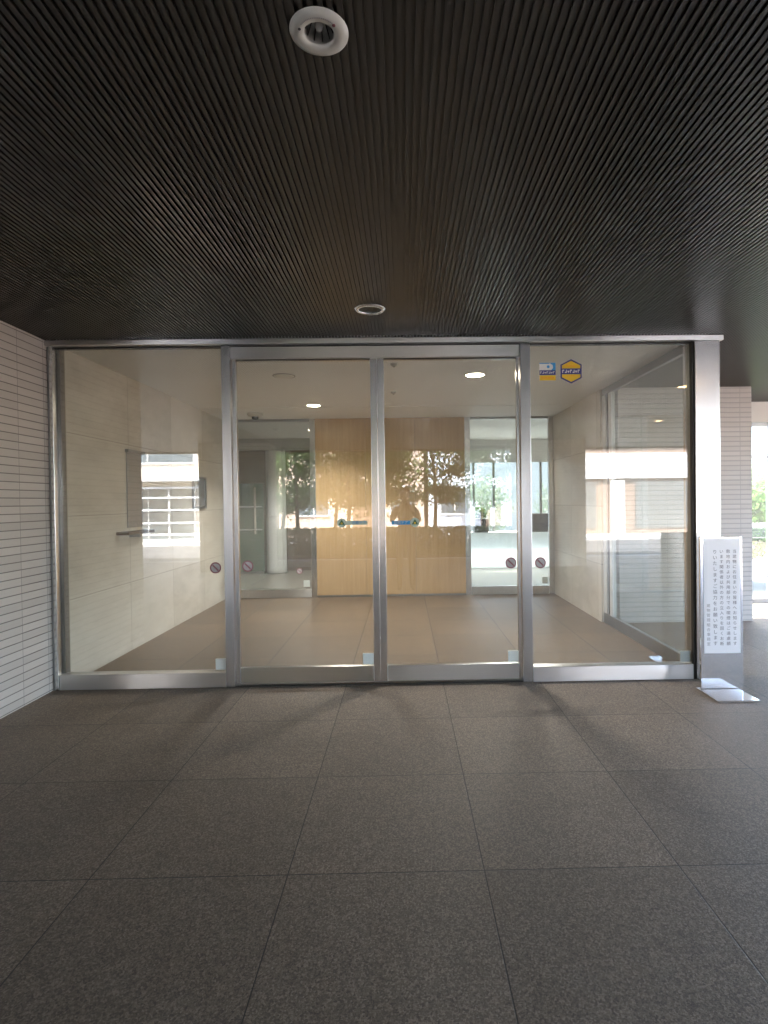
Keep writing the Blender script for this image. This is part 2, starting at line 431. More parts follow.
# ------------------------------------------------------------------ walls
def wall(name, label, mat, *boxes):
    o = obj(name, B(*boxes), mat); tag(o, label, 'wall'); return o
wall('brick_wall', 'pale narrow brick tile wall left of the glass entrance', 'tile', (-9.5, -2.87, 3.04, 4.60, -.15, 3.01))
wall('brick_wall', 'grey brick tile wall seen right of and behind the steel post', 'tile_far', (2.60, 4.22, 6.66, 6.90, -.15, 3.01))
wall('brick_pier', 'left brick pier at the street edge of the porch, reflected in the glass', 'tile', (-4.50, -2.98, -3.9, -3.12, -.15, 2.99))
wall('brick_pier', 'right brick pier at the street edge of the porch, reflected in the glass', 'tile', (2.55, 4.09, -3.9, -3.2, -.15, 2.99))
wall('brick_wall', 'end wall of the porch at its far left side', 'tile', (-9.8, -9.5, -2.5, 4.60, -.15, 3.01))
wall('stone_wall', 'beige limestone wall along the left side of the lobby', 'stone', (-3.05, -2.83, 4.67, 8.84, -.15, 2.99))
wall('stone_wall', 'beige limestone wall at the right rear of the lobby', 'stone', (2.40, 2.58, 6.72, 8.84, -.15, 2.99))
o = obj('corner_pilaster', B(-3.0, -2.80, 4.602, 4.666, -.15, 2.86), 'brownmetal'); tag(o, 'narrow dark metal pilaster inside the glass at the left corner', 'pilaster')
# lobby ceiling with a slot
struct('lobby_ceiling', B((-2.83, 2.44, 4.60, 7.735, 2.828, 2.88), (-2.83, 2.398, 7.752, 8.90, 2.826, 2.88), (-2.83, 2.44, 7.735, 7.752, 2.84, 2.88)), 'ceil')
struct('corridor_ceiling', B(-6, 4.3, 8.905, 12.75, 2.86, 2.92), 'white')
wall('corridor_wall', 'plain wall closing the corridor behind the lobby on its left', 'concrete', (-6.2, -6.0, 8.84, 12.75, -.15, 2.99), (-6.2, -3.06, 8.6, 8.838, -.15, 2.99))
wall('corridor_wall', 'plain wall closing the corridor behind the lobby on its right', 'white', (4.2, 4.4, 7.78, 12.75, -.15, 2.99), (2.60, 4.198, 8.70, 8.85, -.15, 2.99))

# wood panel wall at the back
wp = thing('wood_panel_wall', 'warm maple veneer panel wall at the back of the lobby between two glass doors', 'panel wall', (-.2, 8.80, 0))
for a, b in ((-1.38, -.597), (-.593, .19), (.194, .978)):
    obj('panel', B(a, b, 8.80, 8.84, .035, 2.826), 'wood', wp)
obj('skirting', B(-1.38, .978, 8.815, 8.84, 0, .033), 'steel_dull', wp)
obj('backing', B(-1.38, .978, 8.842, 8.90, 0, 2.826), 'brown', wp)

# ------------------------------------------------------------------ entrance frame
ef = thing('entrance_frame', 'brushed stainless steel frame of the glass entrance with header and wide right post', 'door frame', (0, D, 0))
obj('head_rail', B(-2.90, 2.64, D - .022, D + .12, 2.792, 2.8335, bev=.003), 'steel_h', ef)
obj('jamb', B(-2.868, -2.846, D + .004, D + .10, 0, 2.79), 'steel_dull', ef)
obj('jamb', B(-2.844, -2.818, D - .01, D + .10, 0, 2.79, bev=.003), 'steel_v', ef)
obj('mullion', B(-1.466, -1.394, D - .004, D + .12, 0, 2.79, bev=.003), 'steel_v', ef)
obj('mullion', B(.970, 1.052, D - .004, D + .12, 0, 2.79, bev=.003), 'steel_v', ef)
obj('door_header', B(-1.392, .968, D + .008, D + .14, 2.68, 2.775, bev=.002), 'steel_head', ef)
obj('header_gap', B(-1.392, .968, D + .03, D + .12, 2.777, 2.79), 'gasket', ef)
obj('post', B(2.406, 2.612, D - .012, D + .19, 0, 2.7915, bev=.004), 'steel_v', ef)
obj('gasket', B(2.388, 2.404, D + .004, D + .044, 0, 2.79), 'gasket', ef)
obj('jamb', B(2.39, 2.404, D + .047, D + .12, 0, 2.79), 'steel_dull', ef)
obj('door_track', B(-1.392, .968, D + .01, D + .13, .0005, .006), 'gasket', ef)

FY = D + .045                                       # front face of the fixed glass
def fixed_panel(label, x0, x1, zt=2.779):
    t = thing('glass_panel', label, 'glass panel', ((x0 + x1) / 2, D + .05, 0), 'fixed glass panels of the entrance')
    obj('pane', B(x0, x1, FY, FY + .010, .123, zt), 'glass', t)
    obj('bottom_rail', B(x0, x1, D + .004, D + .10, .0, .122, bev=.003), 'steel_h', t)
    obj('top_bead', B(x0, x1, D + .03, D + .08, zt + .001, 2.79), 'gasket', t)
    return t
gl_ = fixed_panel('fixed glass panel at the left of the entrance beside the brick wall', -2.816, -1.468)
gr_ = fixed_panel('fixed glass panel at the right of the entrance with blue and yellow stickers', 1.054, 2.386)

LY = D + .028
def leaf_door(label, x0, x1, sl, sr_):
    t = thing('sliding_door', label, 'sliding door', ((x0 + x1) / 2, LY, 0), 'sliding glass door leaves')
    obj('pane', B(x0 + sl, x1 - sr_, LY + .016, LY + .026, .15, 2.672), 'glass', t)
    obj('stile', B(x0, x0 + sl, LY, LY + .042, .022, 2.70, bev=.002), 'steel_v', t)
    obj('stile', B(x1 - sr_, x1, LY, LY + .042, .022, 2.70, bev=.002), 'steel_v', t)
    obj('bottom_rail', B(x0 + sl, x1 - sr_, LY, LY + .042, .022, .149, bev=.002), 'steel_h', t)
    obj('top_rail', B(x0 + sl, x1 - sr_, LY + .004, LY + .042, 2.673, 2.70), 'gasket', t)
    return t
dl = leaf_door('left sliding glass door leaf with its wide steel stile in the middle of the entrance', -1.388, -.2065, .032, .053)
dr = leaf_door('right sliding glass door leaf next to the panel with the coloured stickers', -.2035, .964, .055, .022)
PYF = FY - .0012; PYL = LY + .016 - .0012           # sticker planes on the fixed and the sliding panes

def disc(cx_, cz, r, y, t=.0006, seg=36):
    return prism([(cx_ + r * math.cos(2 * math.pi * i / seg), cz + r * math.sin(2 * math.pi * i / seg)) for i in range(seg)], y - t, y)
def ring(cx_, cz, r0, r1, y, t=.0006, seg=40):
    bm = bmesh.new(); V = []
    for i in range(seg):
        a = 2 * math.pi * i / seg
        V.append([bm.verts.new((cx_ + r * math.cos(a), yy, cz + r * math.sin(a))) for r, yy in ((r0, y - t), (r1, y - t), (r1, y), (r0, y))])
    for i in range(seg):
        a, b = V[i], V[(i + 1) % seg]
        for k in range(4): bm.faces.new((a[k], a[(k + 1) % 4], b[(k + 1) % 4], b[k]))
    bmesh.ops.recalc_face_normals(bm, faces=bm.faces); return bm
def round_sticker(parent, cx_, cz, y):
    s = obj('round_sticker', disc(cx_, cz, .046, y), 'st_grey', parent)
    obj('red_ring', ring(cx_, cz, .036, .046, y - .0008), 'st_red', s)
    c, q = math.cos(R(45)), .033
    obj('slash', prism([(cx_ - q * c - .004, cz + q * c - .004), (cx_ - q * c + .004, cz + q * c + .004), (cx_ + q * c + .004, cz - q * c + .004), (cx_ + q * c - .004, cz - q * c - .004)], y - .0030, y - .0024), 'st_red', s)
    obj('dog_pictogram', prism([(cx_ - .022, cz + .010), (cx_ - .012, cz + .020), (cx_ - .004, cz + .008), (cx_ + .022, cz + .008), (cx_ + .022, cz - .018), (cx_ + .014, cz - .018), (cx_ + .012, cz - .006), (cx_ - .006, cz - .006), (cx_ - .008, cz - .018), (cx_ - .016, cz - .018), (cx_ - .016, cz + .004)], y - .0022, y - .0016), 'st_grey2', s)
round_sticker(gl_, -1.552, .976, PYF); round_sticker(dl, -1.288, .986, PYL)
round_sticker(dr, .885, .981, PYL); round_sticker(gr_, 1.130, .978, PYF)
def pad(parent, x0, x1, z0, z1, y):
    obj('corner_pad', B(x0, x1, y - .012, y, z0, z1, bev=.003), 'frost', parent)
pad(gl_, -1.562, -1.474, .136, .228, PYF); pad(dl, -.352, -.262, .160, .252, PYL)
pad(dr, .852, .938, .160, .252, PYL); pad(gr_, 2.290, 2.380, .134, .226, PYF)

def text_mesh(name, body, size, mat, parent, x, y, z, align='CENTER', line=1.0, bold=0):
    cu = bpy.data.curves.new(name, 'FONT'); cu.body = body; cu.size = size; cu.align_x = align; cu.align_y = 'CENTER'
    cu.space_line = line; cu.offset = bold; cu.resolution_u = 2
    to = bpy.data.objects.new('tmp', cu); sc.collection.objects.link(to)
    dg = bpy.context.evaluated_depsgraph_get(); dg.update()
    me = bpy.data.meshes.new_from_object(to.evaluated_get(dg)); me.name = name
    bpy.data.objects.remove(to); bpy.data.curves.remove(cu)
    me.transform(Matrix.Rotation(R(90), 4, 'X')); me.transform(Matrix.Translation((x, y, z)))
    me.materials.clear(); me.materials.append(M[mat])
    bm = bmesh.new(); bm.from_mesh(me); r = bmesh.ops.extrude_face_region(bm, geom=bm.faces[:])
    bmesh.ops.translate(bm, vec=(0, .0004, 0), verts=[v for v in r['geom'] if isinstance(v, bmesh.types.BMVert)])
    bpy.data.meshes.remove(me)
    return obj(name, bm, mat, parent)

def auto_sticker(parent, cx_, x0, x1, z, y, cmat):
    s = obj('automatic_door_sticker', disc(cx_, z, .038, y), 'st_pale', parent)
    rr = (z + .013 - .0, z - .014)
    obj('strip', B(x0, x1, y - .0006, y, z - .016, z + .016), cmat[0], s)
    obj('triangle', prism([(cx_ - .027, z - .016), (cx_ + .027, z - .016), (cx_, z + .028)], y - .0016, y - .001), 'st_green', s)
    obj('hand_pictogram', disc(cx_, z - .004, .008, y - .002), 'st_yel', s)
    text_mesh('lettering', '自動ドア', .030, cmat[1], s, (x0 + x1) / 2 + (.02 if x0 > cx_ else 0), y - .0014, z)
auto_sticker(dl, -.511, -.472, -.300, 1.331, PYL, ('st_pale', 'st_blue'))
auto_sticker(dr, .093, -.100, .054, 1.327, PYL, ('st_blue', 'st_white'))

# security stickers on the right fixed panel
sq = obj('security_sticker', B(1.139, 1.273, PYF - .0006, PYF, 2.487, 2.632), 'st_white', gr_)
obj('blue_field', prism([(1.222, 2.632), (1.273, 2.632), (1.273, 2.571), (1.236, 2.571), (1.252, 2.590), (1.250, 2.612)], PYF - .0014, PYF - .0008), 'st_blue', sq)
obj('eye_mark', disc(1.212, 2.600, .012, PYF - .0008), 'st_blue', sq)
obj('blue_edge', B(1.139, 1.222, PYF - .0014, PYF - .0008, 2.624, 2.632), 'st_blue', sq)
obj('navy_band', B(1.139, 1.273, PYF - .0014, PYF - .0008, 2.531, 2.571), 'st_navy', sq)
obj('orange_band', B(1.139, 1.273, PYF - .0014, PYF - .0008, 2.487, 2.530), 'st_yel', sq)
def scribble(parent, x0, x1, z, h, y, mat, n=7, name='lettering'):
    bm = bmesh.new(); random.seed(int(x0 * 1000) % 97 + n); wv = (x1 - x0) / n
    for i in range(n):
        a = x0 + i * wv
        k = i % 3
        if k == 0: box(bm, a, a + wv * .3, y - .0005, y, z - h / 2, z + h / 2); box(bm, a + wv * .3, a + wv * .75, y - .0005, y, z + h * .2, z + h / 2)
        elif k == 1: box(bm, a, a + wv * .75, y - .0005, y, z - h / 2, z - h * .15); box(bm, a + wv * .45, a + wv * .75, y - .0005, y, z - h * .15, z + h / 2)
        else: box(bm, a, a + wv * .75, y - .0005, y, z - h * .12, z + h * .2); box(bm, a + wv * .2, a + wv * .5, y - .0005, y, z - h / 2, z - h * .12)
    return obj(name, bm, mat, parent)
scribble(sq, 1.146, 1.268, 2.552, .018, PYF - .0018, 'st_white')
scribble(sq, 1.156, 1.262, 2.508, .014, PYF - .0018, 'st_or', 9)
def hexa(cx_, cz, rx, rz): return [(cx_, cz + rz), (cx_ + rx, cz + rz * .56), (cx_ + rx, cz - rz * .56), (cx_, cz - rz), (cx_ - rx, cz - rz * .56), (cx_ - rx, cz + rz * .56)]
hx = obj('hexagon_sticker', prism(hexa(1.402, 2.560, .088, .100), PYF - .0006, PYF), 'st_navy', gr_)
obj('yellow_field', prism(hexa(1.402, 2.560, .076, .087), PYF - .0014, PYF - .0008), 'st_yel', hx)
obj('navy_band', B(1.318, 1.486, PYF - .0022, PYF - .0016, 2.536, 2.584), 'st_navy', hx)
scribble(hx, 1.328, 1.478, 2.560, .026, PYF - .0030, 'st_white')
scribble(hx, 1.364, 1.440, 2.604, .012, PYF - .0022, 'st_or', 6)
scribble(hx, 1.372, 1.434, 2.524, .008, PYF - .0022, 'st_or', 6)

# ------------------------------------------------------------------ side glass screen of the lobby
sg = thing('side_glass_screen', 'glass side screen of the lobby with a double steel post and low dark rail', 'glass screen', (2.45, 5.6, 0))
obj('pane', B(2.440, 2.450, 4.76, 6.42, .13, 2.74), 'glass_side', sg)
obj('bottom_rail', B(2.42, 2.47, 4.76, 6.70, 0, .125, bev=.003), 'steel_dull', sg)
obj('top_rail', B(2.42, 2.47, 4.76, 6.70, 2.745, 2.826, bev=.003), 'steel_dull', sg)
obj('post', B(2.42, 2.47, 6.425, 6.50, .127, 2.743, bev=.003), 'alu', sg)
obj('post', B(2.42, 2.47, 6.59, 6.70, .127, 2.743, bev=.003), 'alu', sg)
obj('infill', B(2.44, 2.45, 6.502, 6.588, .127, 2.743), 'gasket', sg)

# ------------------------------------------------------------------ inner glass doors at the back of the lobby
def back_screen(label, x0, x1):
    t = thing('inner_glass_door', label, 'glass door', ((x0 + x1) / 2, 8.83, 0), 'inner glass doors at the back of the lobby')
    obj('stile', B(x0, x0 + .085, 8.80, 8.86, 0, 2.826, bev=.003), 'steel_v', t)
    obj('stile', B(x1 - .085, x1, 8.80, 8.86, 0, 2.826, bev=.003), 'steel_v', t)
    obj('bottom_rail', B(x0 + .087, x1 - .087, 8.80, 8.86, .004, .135, bev=.003), 'steel_h', t)
    obj('top_rail', B(x0 + .087, x1 - .087, 8.80, 8.86, 2.79, 2.826), 'steel_dull', t)
    obj('pane', B(x0 + .087, x1 - .087, 8.825, 8.835, .137, 2.788), 'glass', t)
    return t
bl = back_screen('inner glass door left of the wood panel wall', -2.825, -1.385)
br = back_screen('inner glass door right of the wood panel wall', .982, 2.398)
obj('handle', B(1.86, 1.96, 8.785, 8.799, 1.75, 2.12, bev=.004), 'frost', br)
round_sticker(bl, -1.66, .42, 8.8238)
pad(bl, -1.60, -1.50, .17, .27, 8.8238); pad(br, 2.20, 2.29, .17, .27, 8.8238)

# corridor behind
o = obj('beige_bulkhead', B(-6, -.9, 11.7, 11.85, 2.62, 2.858), 'concrete'); tag(o, 'pale bulkhead across the corridor behind the left inner door', 'bulkhead')
o = obj('brown_wall', B((-6, -.5, 12.4, 12.6, 0, 2.858)), 'brown'); tag(o, 'dark brown wall at the end of the corridor on the left', 'wall')
col = thing('round_column', 'pale round column in the corridor behind the left inner glass door', 'column', (-2.74, 12.0, 0))
obj('shaft', lathe([(.21, .02), (.21, 2.855)], 40, (-2.74, 12.0, 0)), 'white', col, True)
obj('base_ring', lathe([(.225, 0), (.225, .019)], 40, (-2.74, 12.0, 0)), 'steel_dull', col, True)
gs = thing('green_glass_screen', 'green tinted glass screen with a pale upright handle at the corridor end', 'glass screen', (-3.3, 11.9, 0))
obj('pane', B(-3.60, -3.00, 11.9, 11.912, .05, 1.93), 'glass_green', gs)
obj('backing', B(-3.60, -3.00, 11.93, 11.94, .05, 1.93), plain('pale green panel', (.20, .42, .33), .4), gs)
for z in (1.42, .93): obj('cross_bar', B(-3.60, -3.02, 11.88, 11.898, z, z + .03), 'frost', gs)
obj('handle', B(-3.18, -3.14, 11.85, 11.88, .85, 1.85, bev=.006), 'stone', gs)
obj('foot_rail', B(-3.60, -3.00, 11.88, 11.95, 0, .048), 'steel_dull', gs)
# right: panel added for floor glare, planter and bright window onto a courtyard
o = obj('low_white_wall', B(.9, 4.198, 12.30, 12.345, 0, .797), 'frosted'); tag(o, 'low white glowing frosted wall under the bright window behind the right inner door', 'wall')
cw = thing('corridor_window', 'bright corridor window behind the right inner glass door', 'window', (2.5, 12.5, .8))
obj('head', B(.9, 4.198, 12.4, 12.5, 2.35, 2.858), 'white', cw)
for x in (.90, 1.55, 2.0, 2.66, 3.06, 4.13): obj('frame', B(x, x + .05, 12.4, 12.46, .80, 2.348), 'steel_dull', cw)
obj('sill', B(.9, 4.198, 12.08, 12.5, .7985, .801), 'white', cw)
obj('pane', B(.952, 4.128, 12.47, 12.478, .80, 2.348), 'glass', cw)
o = obj('wall_panel', B(-.498, .898, 12.4, 12.6, 0, 2.858), 'concrete'); tag(o, 'plain wall of the corridor hidden behind the wood panel wall', 'wall')
pl_ = thing('planter_box', 'dark square planter box on the low white wall behind the right inner door', 'planter', (3.02, 12.22, .802))
obj('pot', B(2.82, 3.26, 12.12, 12.33, .802, 1.21, bev=.01), 'dark', pl_)
p2 = thing('planter_box', 'dark planter with a small leafy shrub left of the other planter', 'planter', (1.70, 12.22, .802))
obj('pot', B(1.55, 1.86, 12.12, 12.33, .802, 1.10, bev=.01), 'dark', p2)
def leaves(n, fn, size, ):
    bm = bmesh.new()
    for _ in range(n):
        p = fn(); a = Vector((random.gauss(0, 1), random.gauss(0, 1), random.gauss(0, .6))).normalized()
        b = a.orthogonal().normalized(); b.rotate(Matrix.Rotation(random.random() * 6.28, 3, a)); c = a.cross(b)
        s = size * random.uniform(.6, 1.3)
        v = [bm.verts.new(p + q) for q in (b * -s, c * s * .45 + a * s * .12, b * s, c * -s * .45 + a * s * .12)]
        bm.faces.new(v)
    return bm
def ell(cx_, cy_, cz, rx, ry, rz):
    def fn():
        d = Vector((random.gauss(0, 1), random.gauss(0, 1), random.gauss(0, 1))).normalized() * random.random() ** .45
        return Vector((cx_ + d.x * rx, cy_ + d.y * ry, cz + d.z * rz))
    return fn
obj('foliage', leaves(260, ell(1.70, 12.22, 1.22, .14, .10, .15), .04), 'leaf', p2)

# ------------------------------------------------------------------ window wall on the far right
ww = thing('steel_window_wall', 'tall framed window wall beyond the grey brick wall at the right edge', 'window wall', (7.5, 7.8, 0))
obj('head_panel', B(4.20, 8.1, 7.78, 7.84, 2.56, 2.99), 'white', ww)
for x in (4.21, 5.16, 6.2, 7.2, 8.052): obj('upright', B(x, x + .05, 7.775, 7.835, 0, 2.555, bev=.003), 'steel_dull', ww)
obj('transom', B(4.262, 8.05, 7.78, 7.83, 2.50, 2.555), 'steel_dull', ww)
obj('transom', B(4.262, 8.05, 7.78, 7.83, 2.05, 2.09), 'steel_dull', ww)
obj('sill', B(4.262, 8.05, 7.78, 7.83, 0, .06), 'walk', ww)
obj('pane', B(4.262, 8.05, 7.80, 7.808, .062, 2.048), 'glass', ww)
obj('pane', B(4.262, 8.05, 7.80, 7.808, 2.092, 2.498), 'glass', ww)
# courtyard backdrop
def shrub(label, x, y, h, r, n=900, mat='leaf_light'):
    t = thing('shrub', label, 'shrub', (x, y, 0), 'shrubs in the rear courtyard')
    bm = bmesh.new()
    for k in range(4): tube(bm, (x + random.uniform(-.05, .05), y, -.01), (x + random.uniform(-r, r) * .6, y + random.uniform(-r, r) * .6, h * .7), .022, .008, 6)
    obj('stem', bm, 'bark', t)
    bm = bmesh.new(); obj('foliage', leaves(n, ell(x, y, h * .62, r, r, h * .42), .075), mat, t)
shrub('bright green shrub outside the window wall nearest its left end', 6.0, 9.7, 2.0, .85, 3500, 'leaf')
shrub('tall green shrub outside the window wall farther right', 7.6, 10.4, 2.5, .9, 3500, 'leaf')
shrub('green shrub in the courtyard behind the corridor window at its left', 2.6, 17.0, 2.2, .8, 1200, 'leaf_pale')
shrub('green shrub in the courtyard behind the corridor window at its right', 5.2, 18.2, 2.2, .9, 1200, 'leaf_pale')
o = obj('courtyard_wall', B(-8, 30, 22, 22.3, -.15, 5.0), 'concrete'); tag(o, 'pale boundary wall at the far side of the rear courtyard', 'wall')

# ------------------------------------------------------------------ ceiling fixtures
def downlight_porch(label, x, y, r, deep, mat, lit=False):
    t = thing('downlight', label, 'downlight', (x, y, H))
    k = .50 if mat != 'mirror' else .72
    obj('trim_ring', lathe([(r * k, H - .003), (r * (k + .04), H - .010), (r * (k + .98) / 2 , H - .010), (r, H - .002), (r, H - .0005), (r * k, H - .0005), (r * k, H - .003)], 56, (x, y, 0)), mat, t, True)
    obj('reflector', lathe([(r * (k + .005), H - .002), (r * k * .96, H + deep * .25), (r * k * .85, H + deep * .6), (r * k * .5, H + deep * .92), (.0001, H + deep)], 56, (x, y, 0)), 'lens_dark' if mat == 'mirror' else 'reflector', t, True)
    if mat != 'mirror':
        rb = bmesh.new()
        for i in range(10):
            a = 2 * math.pi * i / 10 + .2; tube(rb, (x + r * .47 * math.cos(a), y + r * .47 * math.sin(a), H + .004), (x + r * .30 * math.cos(a), y + r * .30 * math.sin(a), H + .036), .0018, .0014, 6)
        obj('rib', rb, 'dark', t)
        obj('bulb', lathe([(.0001, H + .002), (.008, H + .005), (.012, H + .014), (.010, H + .025), (.006, H + .04)], 24, (x, y, 0)), 'lamp' if lit else 'bulb', t, True)
    return t
d1 = downlight_porch('unlit round white downlight in the dark louvred ceiling nearest the camera', -.221, 1.592, .083, .045, 'fix')
obj('screw_hole', lathe([(.0001, H - .0112), (.0042, H - .0112), (.0042, H - .0095)], 16, (-.221 - .052, 1.592 - .022, 0)), 'dark', d1)
# tiny rating text around the ring, as on the photographed fitting
bm = bmesh.new()
for i in range(22):
    a = R(140 - i * 5.0); rr = .058
    c = Vector((-.221 + rr * math.cos(a), 1.592 - rr * math.sin(a), H - .0105))
    box(bm, c.x - .0014, c.x + .0014, c.y - .0022, c.y + .0016, c.z - .0004, c.z)
obj('rating_text', bm, 'inkgrey', d1)
obj('red_mark', lathe([(.0001, H - .0114), (.0048, H - .0114), (.0048, H - .0095)], 20, (-.221 + .045, 1.592 - .034, 0)), 'st_red', d1)
downlight_porch('unlit dark downlight with a thin steel rim just in front of the glass doors', -.213, 3.86, .108, .012, 'mirror')

def lit_lamp(label, x, y, z, r, power, group, lens='lamp', col=(1, .965, .93), blend=.8):
    t = thing('ceiling_lamp', label, 'ceiling lamp', (x, y, z), group)
    obj('trim_ring', lathe([(r * .82, z - .002), (r * .88, z - .008), (r, z - .004), (r, z - .0005), (r * .82, z - .0005), (r * .82, z - .002)], 40, (x, y, 0)), 'fix', t, True)
    obj('lens', lathe([(.0001, z - .003), (r * .81, z - .003)], 40, (x, y, 0)), lens, t)
    if power:
        ld = bpy.data.lights.new('lamp_light', 'SPOT'); ld.energy = power; ld.color = col; ld.spot_size = R(132); ld.spot_blend = blend; ld.shadow_soft_size = r * .8
        lo = bpy.data.objects.new('lamp_light', ld); sc.collection.objects.link(lo); lo.parent = t; lo.location = (0, 0, -.02)
    return t
LP = 19.0
LZ = 2.828
lit_lamp('lit round lobby lamp seen through the left door leaf near the back wall', -1.206, 7.60, LZ, .105, LP * 1.6, 'lobby ceiling lamps')
lit_lamp('lit round lobby lamp seen through the middle of the right door leaf', .773, 5.861, LZ, .115, LP, 'lobby ceiling lamps')
lit_lamp('lit round lobby lamp half hidden behind the right mullion', 1.262, 5.84, LZ, .075, LP * .4, 'lobby ceiling lamps')
lit_lamp('lit porch lamp to the right just outside the steel post', 3.37, 2.58, H, .085, 2, 'porch ceiling lamps', 'lamp_warm')
lit_lamp('lit porch lamp farthest to the right beside the camera', 4.4, -.3, H, .085, 2, 'porch ceiling lamps', 'lamp_warm')
lit_lamp('lit corridor lamp beyond the left inner glass door', -1.72, 10.4, 2.859, .05, 26, 'corridor ceiling lamps')  # lamp added to brighten the corridor behind the left door
lit_lamp('lit corridor lamp beyond the right inner glass door', 1.5, 9.25, 2.859, .06, 8, 'corridor ceiling lamps')  # added fill lamp, kept out of sight behind the door's top rail
t = thing('ceiling_vent', 'unlit flat round ceiling fitting seen through the left door leaf', 'ceiling fitting', (-1.227, 5.822, LZ))
obj('disc', lathe([(.0001, LZ - .012), (.085, LZ - .012), (.105, LZ - .004), (.105, LZ - .0005), (.0001, LZ - .0005)], 40, (-1.227, 5.822, 0)), 'white', t, True)
obj('ring', lathe([(.106, LZ - .006), (.118, LZ - .004), (.118, LZ - .0005), (.106, LZ - .0005), (.106, LZ - .006)], 40, (-1.227, 5.822, 0)), 'steel_dull', t, True)
for (x, y, lab) in ((-.072, 5.36, 'small white ceiling sensor nearest the glass beside the middle stiles'), (-.10, 6.72, 'small white ceiling sensor farther back beside the middle stiles')):
    t = thing('ceiling_sensor', lab, 'sensor', (x, y, LZ), 'small lobby ceiling sensors')
    obj('body', lathe([(.0001, LZ - .03), (.02, LZ - .028), (.034, LZ - .012), (.038, LZ - .0005), (.0001, LZ - .0005)], 24, (x, y, 0)), 'fix', t, True)
    obj('eye', lathe([(.0001, LZ - .034), (.009, LZ - .031), (.010, LZ - .0275)], 16, (x, y, 0)), 'dark', t, True)
t = thing('dome_camera', 'white dome security camera with dark eye on the lobby ceiling at the back left', 'security camera', (-2.16, 8.2, LZ))
obj('housing', lathe([(.112, LZ - .0005), (.115, LZ - .025), (.10, LZ - .05), (.072, LZ - .056), (.0001, LZ - .056)], 32, (-2.16, 8.2, 0)), 'fix', t, True)
obj('dome', lathe([(.050, LZ - .057), (.046, LZ - .080), (.03, LZ - .096), (.0001, LZ - .102)], 32, (-2.16, 8.2, 0)), 'dark', t, True)

# ------------------------------------------------------------------ wall fittings in the lobby
t = thing('intercom_panel', 'tall stainless intercom panel set in the left lobby wall', 'intercom', (-2.83, 5.86, 1.25))
obj('plate', B(-2.829, -2.815, 5.72, 6.05, 1.27, 2.04, bev=.003), 'steel_dull', t)
obj('hood', B(-2.829, -2.79, 5.70, 6.07, 2.041, 2.075, bev=.003), 'steel_dull', t)
obj('button', lathe([(.0001, -.004), (.012, -.004), (.012, 0)], 16, (0, 0, 0), 'Z'), 'dark', t).matrix_local = Matrix.Translation((.015, -.05, .24)) @ Matrix.Rotation(R(-90), 4, 'Y')
obj('button', lathe([(.0001, -.004), (.012, -.004), (.012, 0)], 16, (0, 0, 0), 'Z'), 'dark', t).matrix_local = Matrix.Translation((.015, .03, .24)) @ Matrix.Rotation(R(-90), 4, 'Y')
t = thing('wall_shelf', 'small dark shelf below the intercom on the left lobby wall', 'shelf', (-2.83, 5.7, 1.2))
obj('board', B(-2.829, -2.70, 5.50, 6.06, 1.205, 1.235, bev=.004), 'brown', t)
obj('bracket', B(-2.829, -2.72, 5.76, 5.80, 1.17, 1.2045), 'steel_dull', t)
t = thing('wall_plate', 'dark framed metal plate on the left lobby wall toward the back', 'plate', (-2.83, 7.72, 1.65))
obj('frame', B((-2.829, -2.80, 7.48, 7.96, 1.44, 1.47), (-2.829, -2.80, 7.48, 7.96, 1.85, 1.88), (-2.829, -2.80, 7.48, 7.52, 1.471, 1.849), (-2.829, -2.80, 7.92, 7.96, 1.471, 1.849)), 'steel_dull', t)
obj('face', B(-2.829, -2.81, 7.521, 7.919, 1.471, 1.849), 'steel_v', t)

# ------------------------------------------------------------------ notice stand
ns = thing('notice_stand', 'polished steel notice stand with vertical text standing in front of the right post', 'sign stand', (2.44, 4.2, 0))
obj('base_plate', B(2.278, 2.590, 4.005, 4.305, .0, .014, bev=.003), 'mirror', ns)
obj('panel', B(2.292, 2.622, 4.262, 4.284, .015, 1.196, bev=.004), 'mirror', ns)
sh = obj('notice_sheet', B(2.318, 2.602, 4.258, 4.2605, .292, 1.186), 'paper', ns)
cols_ = ['当建物にお住まいの皆様へお知らせします', '敷地内および共用部分での喫煙はご遠慮願', 'います関係者以外の方の立入りを固くお断', 'りいたしますご協力をお願い致します', '建物管理組合事務室']
for i, (px, top, bot) in enumerate(((2.558, 1.10, .345), (2.508, 1.10, .345), (2.456, 1.10, .345), (2.405, 1.10, .345), (2.352, .68, .345))):
    s = cols_[i]; p = (top - bot) / len(s)
    text_mesh('text_column', '\n'.join(s), p * .80, 'ink' if i < 4 else 'inkgrey', sh, px, 4.2574, (top + bot) / 2, line=1.25)

# ------------------------------------------------------------------ street side (seen reflected in the glass)
# planting bed
struct('planting_bed', B(-4.6, 3.15, -9.2, -5.47, -.15, .04), 'soil')
def hedge_pt():
    return Vector((random.uniform(-3.75, 3.0), random.uniform(-6.5, -5.6), random.uniform(.05, .80) ))
hb = leaves(20000, hedge_pt, .045)
hd = thing('hedge', 'clipped low green hedge between the porch and the street', 'hedge', (-.4, -6.0, .04))
obj('foliage', hb, 'leaf_hedge', hd)
bm = bmesh.new()
for i in range(26):
    x = -3.6 + i * .26; tube(bm, (x, -6.05, .03), (x + random.uniform(-.1, .1), -6.05 + random.uniform(-.2, .2), .55), .018, .008, 6)
obj('stem', bm, 'bark', hd)

